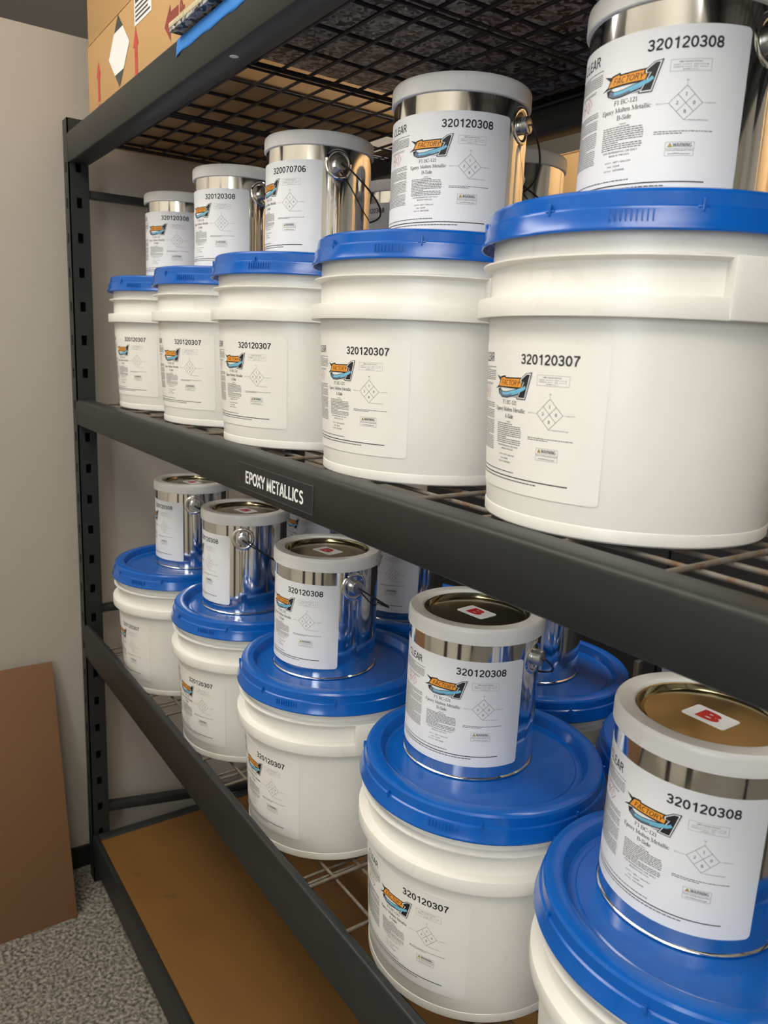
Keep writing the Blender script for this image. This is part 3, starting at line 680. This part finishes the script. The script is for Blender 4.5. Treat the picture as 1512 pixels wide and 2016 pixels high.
KP = [(.2880, .1890, -35, 'far blurred silver can in the lower row, beside the post', 10),
      (.6176, .1709, -45, 'silver can in the lower row with bail ear and wire facing out, below EPOXY strip', 10),
      (.9460, .1617, -17, 'silver can standing below the right end of the EPOXY METALLICS strip', 10),
      (1.2839, .1793, 3.2, 'silver can fourth in the lower row, red B on its lid, bail hanging right', 5),
      (1.6077, .1798, -18.8, 'nearest silver can in the lower row with a red B on its brass lid', 0)]
for x, y, ph, lb, st in KP: can(x, y, LOW+LIDZ, ph, lb, CL_, sticker=st)
# second row, seen through the gaps
for x, y, ph, lb in ((.669, .480, -30, 'white pail in the back row of the middle deck, behind the can 320070706'), (.9850, .4650, -30, 'white pail in the back row of the middle deck, behind the golden-sided can')):
    pail(x, y, MIDZ, ph, lb, PU)
can(.669, .480, MIDZ+LIDZ, -46, 'silver can in the upper back row, only digits 20308 showing', CU)
can(.9753, .4732, MIDZ+LIDZ, -62, 'golden-looking can in the upper back row with its ear facing out', CU)
for x, y, ph, lb in ((.470, .452, -30, 'back row pail on the lower deck, second from the far end'), (.798, .452, -30, 'back row pail on the lower deck with blue lid behind the middle front can'), (1.142, .447, -30, 'back row pail on the lower deck, whole blue lid rim showing right of front can'), (1.470, .455, -30, 'back row pail on the lower deck, sliver of blue lid left of the nearest can')):
    pail(x, y, LOW, ph, lb, PL_)
for x, y, ph, lb in ((.470, .432, -20, 'back row silver can just under the EPOXY METALLICS strip'), (.7944, .4239, -14, 'back row silver can with white label between two front cans'), (1.1233, .4472, -30, 'back row silver can, edge of its white label right of the fourth front can'), (1.460, .470, -20, 'back row lower can, only its white ring showing through the middle wire deck')):
    can(x, y, LOW+LIDZ, ph, lb, CL_, sticker=5)

# ================================================================== things on top of the rack
def carton(name, a, b, label, cat, group=None, m='cardboard'):
    t = thing(name, ((a[0]+b[0])/2, (a[1]+b[1])/2, a[2]), 0, label, cat, group)
    hx, hy, h = (b[0]-a[0])/2, (b[1]-a[1])/2, b[2]-a[2]
    link('body', bevel(G().box((-hx, -hy, 0), (hx, hy, h-.004)).build('body', m), .003), t)
    g = G(); g.box((-hx, -hy, h-.004), (hx, -.001, h)); g.box((-hx, .001, h-.004), (hx, hy, h)); link('top_flaps', bevel(g.build('top_flaps', m), .0012), t)
    link('packing_tape', G().box((-hx-.0004, -.025, h-.0005), (hx+.0004, .025, h+.0006)).box((-hx-.0006, -.025, h-.05), (-hx, .025, h+.0006)).box((hx, -.025, h-.05), (hx+.0006, .025, h+.0006)).build('packing_tape', 'kraft_tape'), t)
    return t
BY = .052
bx = carton('shipping_box', (.030, BY, TOPZ+.0005), (.690, .50, Z0+1.400), 'brown cardboard box with white diamond and red arrows on the top deck', 'box')
ox, oy, oz = bx.location
def onbox(name, fl, mats, d=.0006, par=None):
    return link(name, mesh(name, [(x-ox, BY-oy-d-.0002*l, z+Z0-oz) for (x, z), l in zip(fl.V, fl.L)], fl.F, mats, fl.MI), par or bx)
fl = Flat(); cx, cz, hx, hz = .266, 1.3285, .070, .066
P4 = [(cx, cz+hz), (cx+hx, cz), (cx, cz-hz), (cx-hx, cz)]
fl.poly(P4, 0, 0); k = .43
fl.poly([(cx+hx*(1-k)*1, cz+hz*k), (cx+hx, cz), (cx+hx*.42, cz-hz*.58), (cx-hx*.58, cz-hz*.42)][:3]+[(cx-hx*.42, cz-hz*.58), (cx-hx, cz), (cx-hx*.42, cz+hz*.58), (cx+hx*.42, cz+hz*.58)], 1, 1)
tag(onbox('hazard_diamond', fl, ['dark_print', 'white_ink']), 'white hazard diamond with dark corners')
def arrow(x, zt, zb, w):
    f_ = Flat(); f_.poly([(x-w, zt-.032), (x, zt), (x+w, zt-.032)], 0); f_.poly([(x-w*.5, zb), (x+w*.5, zb), (x+w*.5, zt-.032), (x-w*.5, zt-.032)], 0)
    f_.poly([(x-w*.5, zb-.006), (x+w*.5, zb-.006), (x+w*.5, zb-.012), (x-w*.5, zb-.012)], 0); return f_
onbox('red_arrow', arrow(.374, 1.342, 1.232, .0165), ['arrow_red']); onbox('red_arrow', arrow(.117, 1.348, 1.268, .0165), ['arrow_red'])
fl = Flat(); fl.rect(.3685, .4665, 1.3435, 1.396, 0, 0, 1)
for i in range(4): fl.rect(.375, .460-.012*(i % 2), 1.349+.0075*i, 1.3525+.0075*i, 1, 1, 1)
fl.rect(.375, .425, 1.380, 1.395, 1, 1, 1)
tag(onbox('paper_label', fl, ['white_ink', 'dark_print']), 'white printed shipping label')
fl = Flat(); fl.poly([(.532, 1.296), (.562, 1.268), (.562, 1.324)], 0); fl.poly([(.562, 1.280), (.600, 1.280), (.600, 1.312), (.562, 1.312)], 0)
put_text(fl, 'UP', .606, .628, 1.274, 1.316, 0, .03, 0, 0, True)
onbox('up_arrow', fl, ['arrow_maroon'])
carton('shipping_box', (.030, BY+.002, Z0+1.401), (.690, .50, Z0+1.62), 'upper cardboard box stacked on the box with the diamond', 'box')
# flake sample board lying over the deck, with painter's tape along the beam
sbt = thing('sample_board', (.745, -.016, Z0+1.2140), R(.9), 'speckled granite-look sample board lying on the top deck over the beam', 'board')
link('panel', bevel(G().box((0, 0, 0), (1.45, .630, .005)).build('panel', 'flake_granite'), .0005), sbt)
link('backing', bevel(G().box((-.0015, -.0005, .005), (1.45, .630, .0125)).build('backing', 'cream_edge'), .0008), sbt)
# tape: thin strip folded from beam face up to the board
V = []; F = []; n = 24
for i in range(n+1):
    x = .732+i*.021; wv = .0012*math.sin(i*1.7)+.0008*math.sin(i*3.1); lo = 1.1905+wv+(-.004 if i == 0 else 0)
    for y, z in ((-.0006-.002*(i == 0), lo), (-.0009, 1.195), (-.0009, 1.200), (-.0010, 1.2065), (-.0006, 1.2105+wv*.4)): V.append((x+(.004 if z > 1.2 and i == 0 else 0), y, z+Z0))
for i in range(n):
    for k in range(4): F.append((i*5+k, (i+1)*5+k, (i+1)*5+k+1, i*5+k+1))
tp = mesh('painters_tape', V, F, 'tape_blue', None, 60)
o = link('painters_tape', tp); md = o.modifiers.new('thick', 'SOLIDIFY'); md.thickness = .0004
tag(o, 'blue painter\'s tape strip stuck along the top beam under the sample board', 'tape')
wb = thing('white_carton', (1.02, .08, Z0+1.2267), R(1), 'white carton standing on the sample board at the top edge', 'box')
link('body', bevel(G().box((-.205, -.075, 0), (.35, .2, .20)).build('body', 'paper'), .002), wb)
fl = Flat(); fl.rect(-.19, -.10, .03, .036, 0); fl.rect(-.19, -.12, .045, .049, 0)
link('print', mesh('print', [(x, -.0755, z) for x, z in fl.V], fl.F, 'pink_red'), wb)

# ================================================================== behind and beside the rack
for x0, x1, lb in ((-.04, .335, 'far tan box behind the rack, dim strip left of the golden back row can'), (.355, 1.005, 'tan cardboard box behind the rack, seen above the golden back row can'), (1.025, 1.70, 'tan cardboard box at the right edge behind the nearest upper can')):
    carton('shipping_box', (x0, 1.16, 1.2015), (x1, 1.58, 1.98), lb, 'box', 'tan boxes behind the rack')
cb = thing('added_cabinet', (0, 1.14, 0), 0, 'added dark cabinet behind the rack, under the tan boxes, darkening the gaps', 'cabinet')  # cabinet added so the gaps below the tan boxes stay dark
link('body', bevel(G().box((-.045, .02, 0), (1.85, .50, 1.20)).build('body', 'cabinet_steel'), .004), cb)
for i in range(4):
    d = link('door', bevel(G().box((-.04+.472*i, 0, .06), (.425+.472*i, .0195, 1.18)).build('door', 'cabinet_steel'), .003), cb)
    link('handle', bevel(G().box((.38+.472*i, -.02, .58), (.395+.472*i, .0005, .72)).build('handle', 'steel_wire'), .003), d)
# cardboard sheet leaning on the wall
cs = thing('cardboard_sheet', (.150, -.070, 0), 0, 'brown cardboard sheet leaning against the grey wall at the lower left', 'cardboard')
tl = -math.atan2(.165, .62)
g = G().box((-.005, -.95, 0), (0, 0, .655)).build('sheet', 'cardboard_sheet'); link('sheet', bevel(g, .001), cs, None, (0, tl, 0))
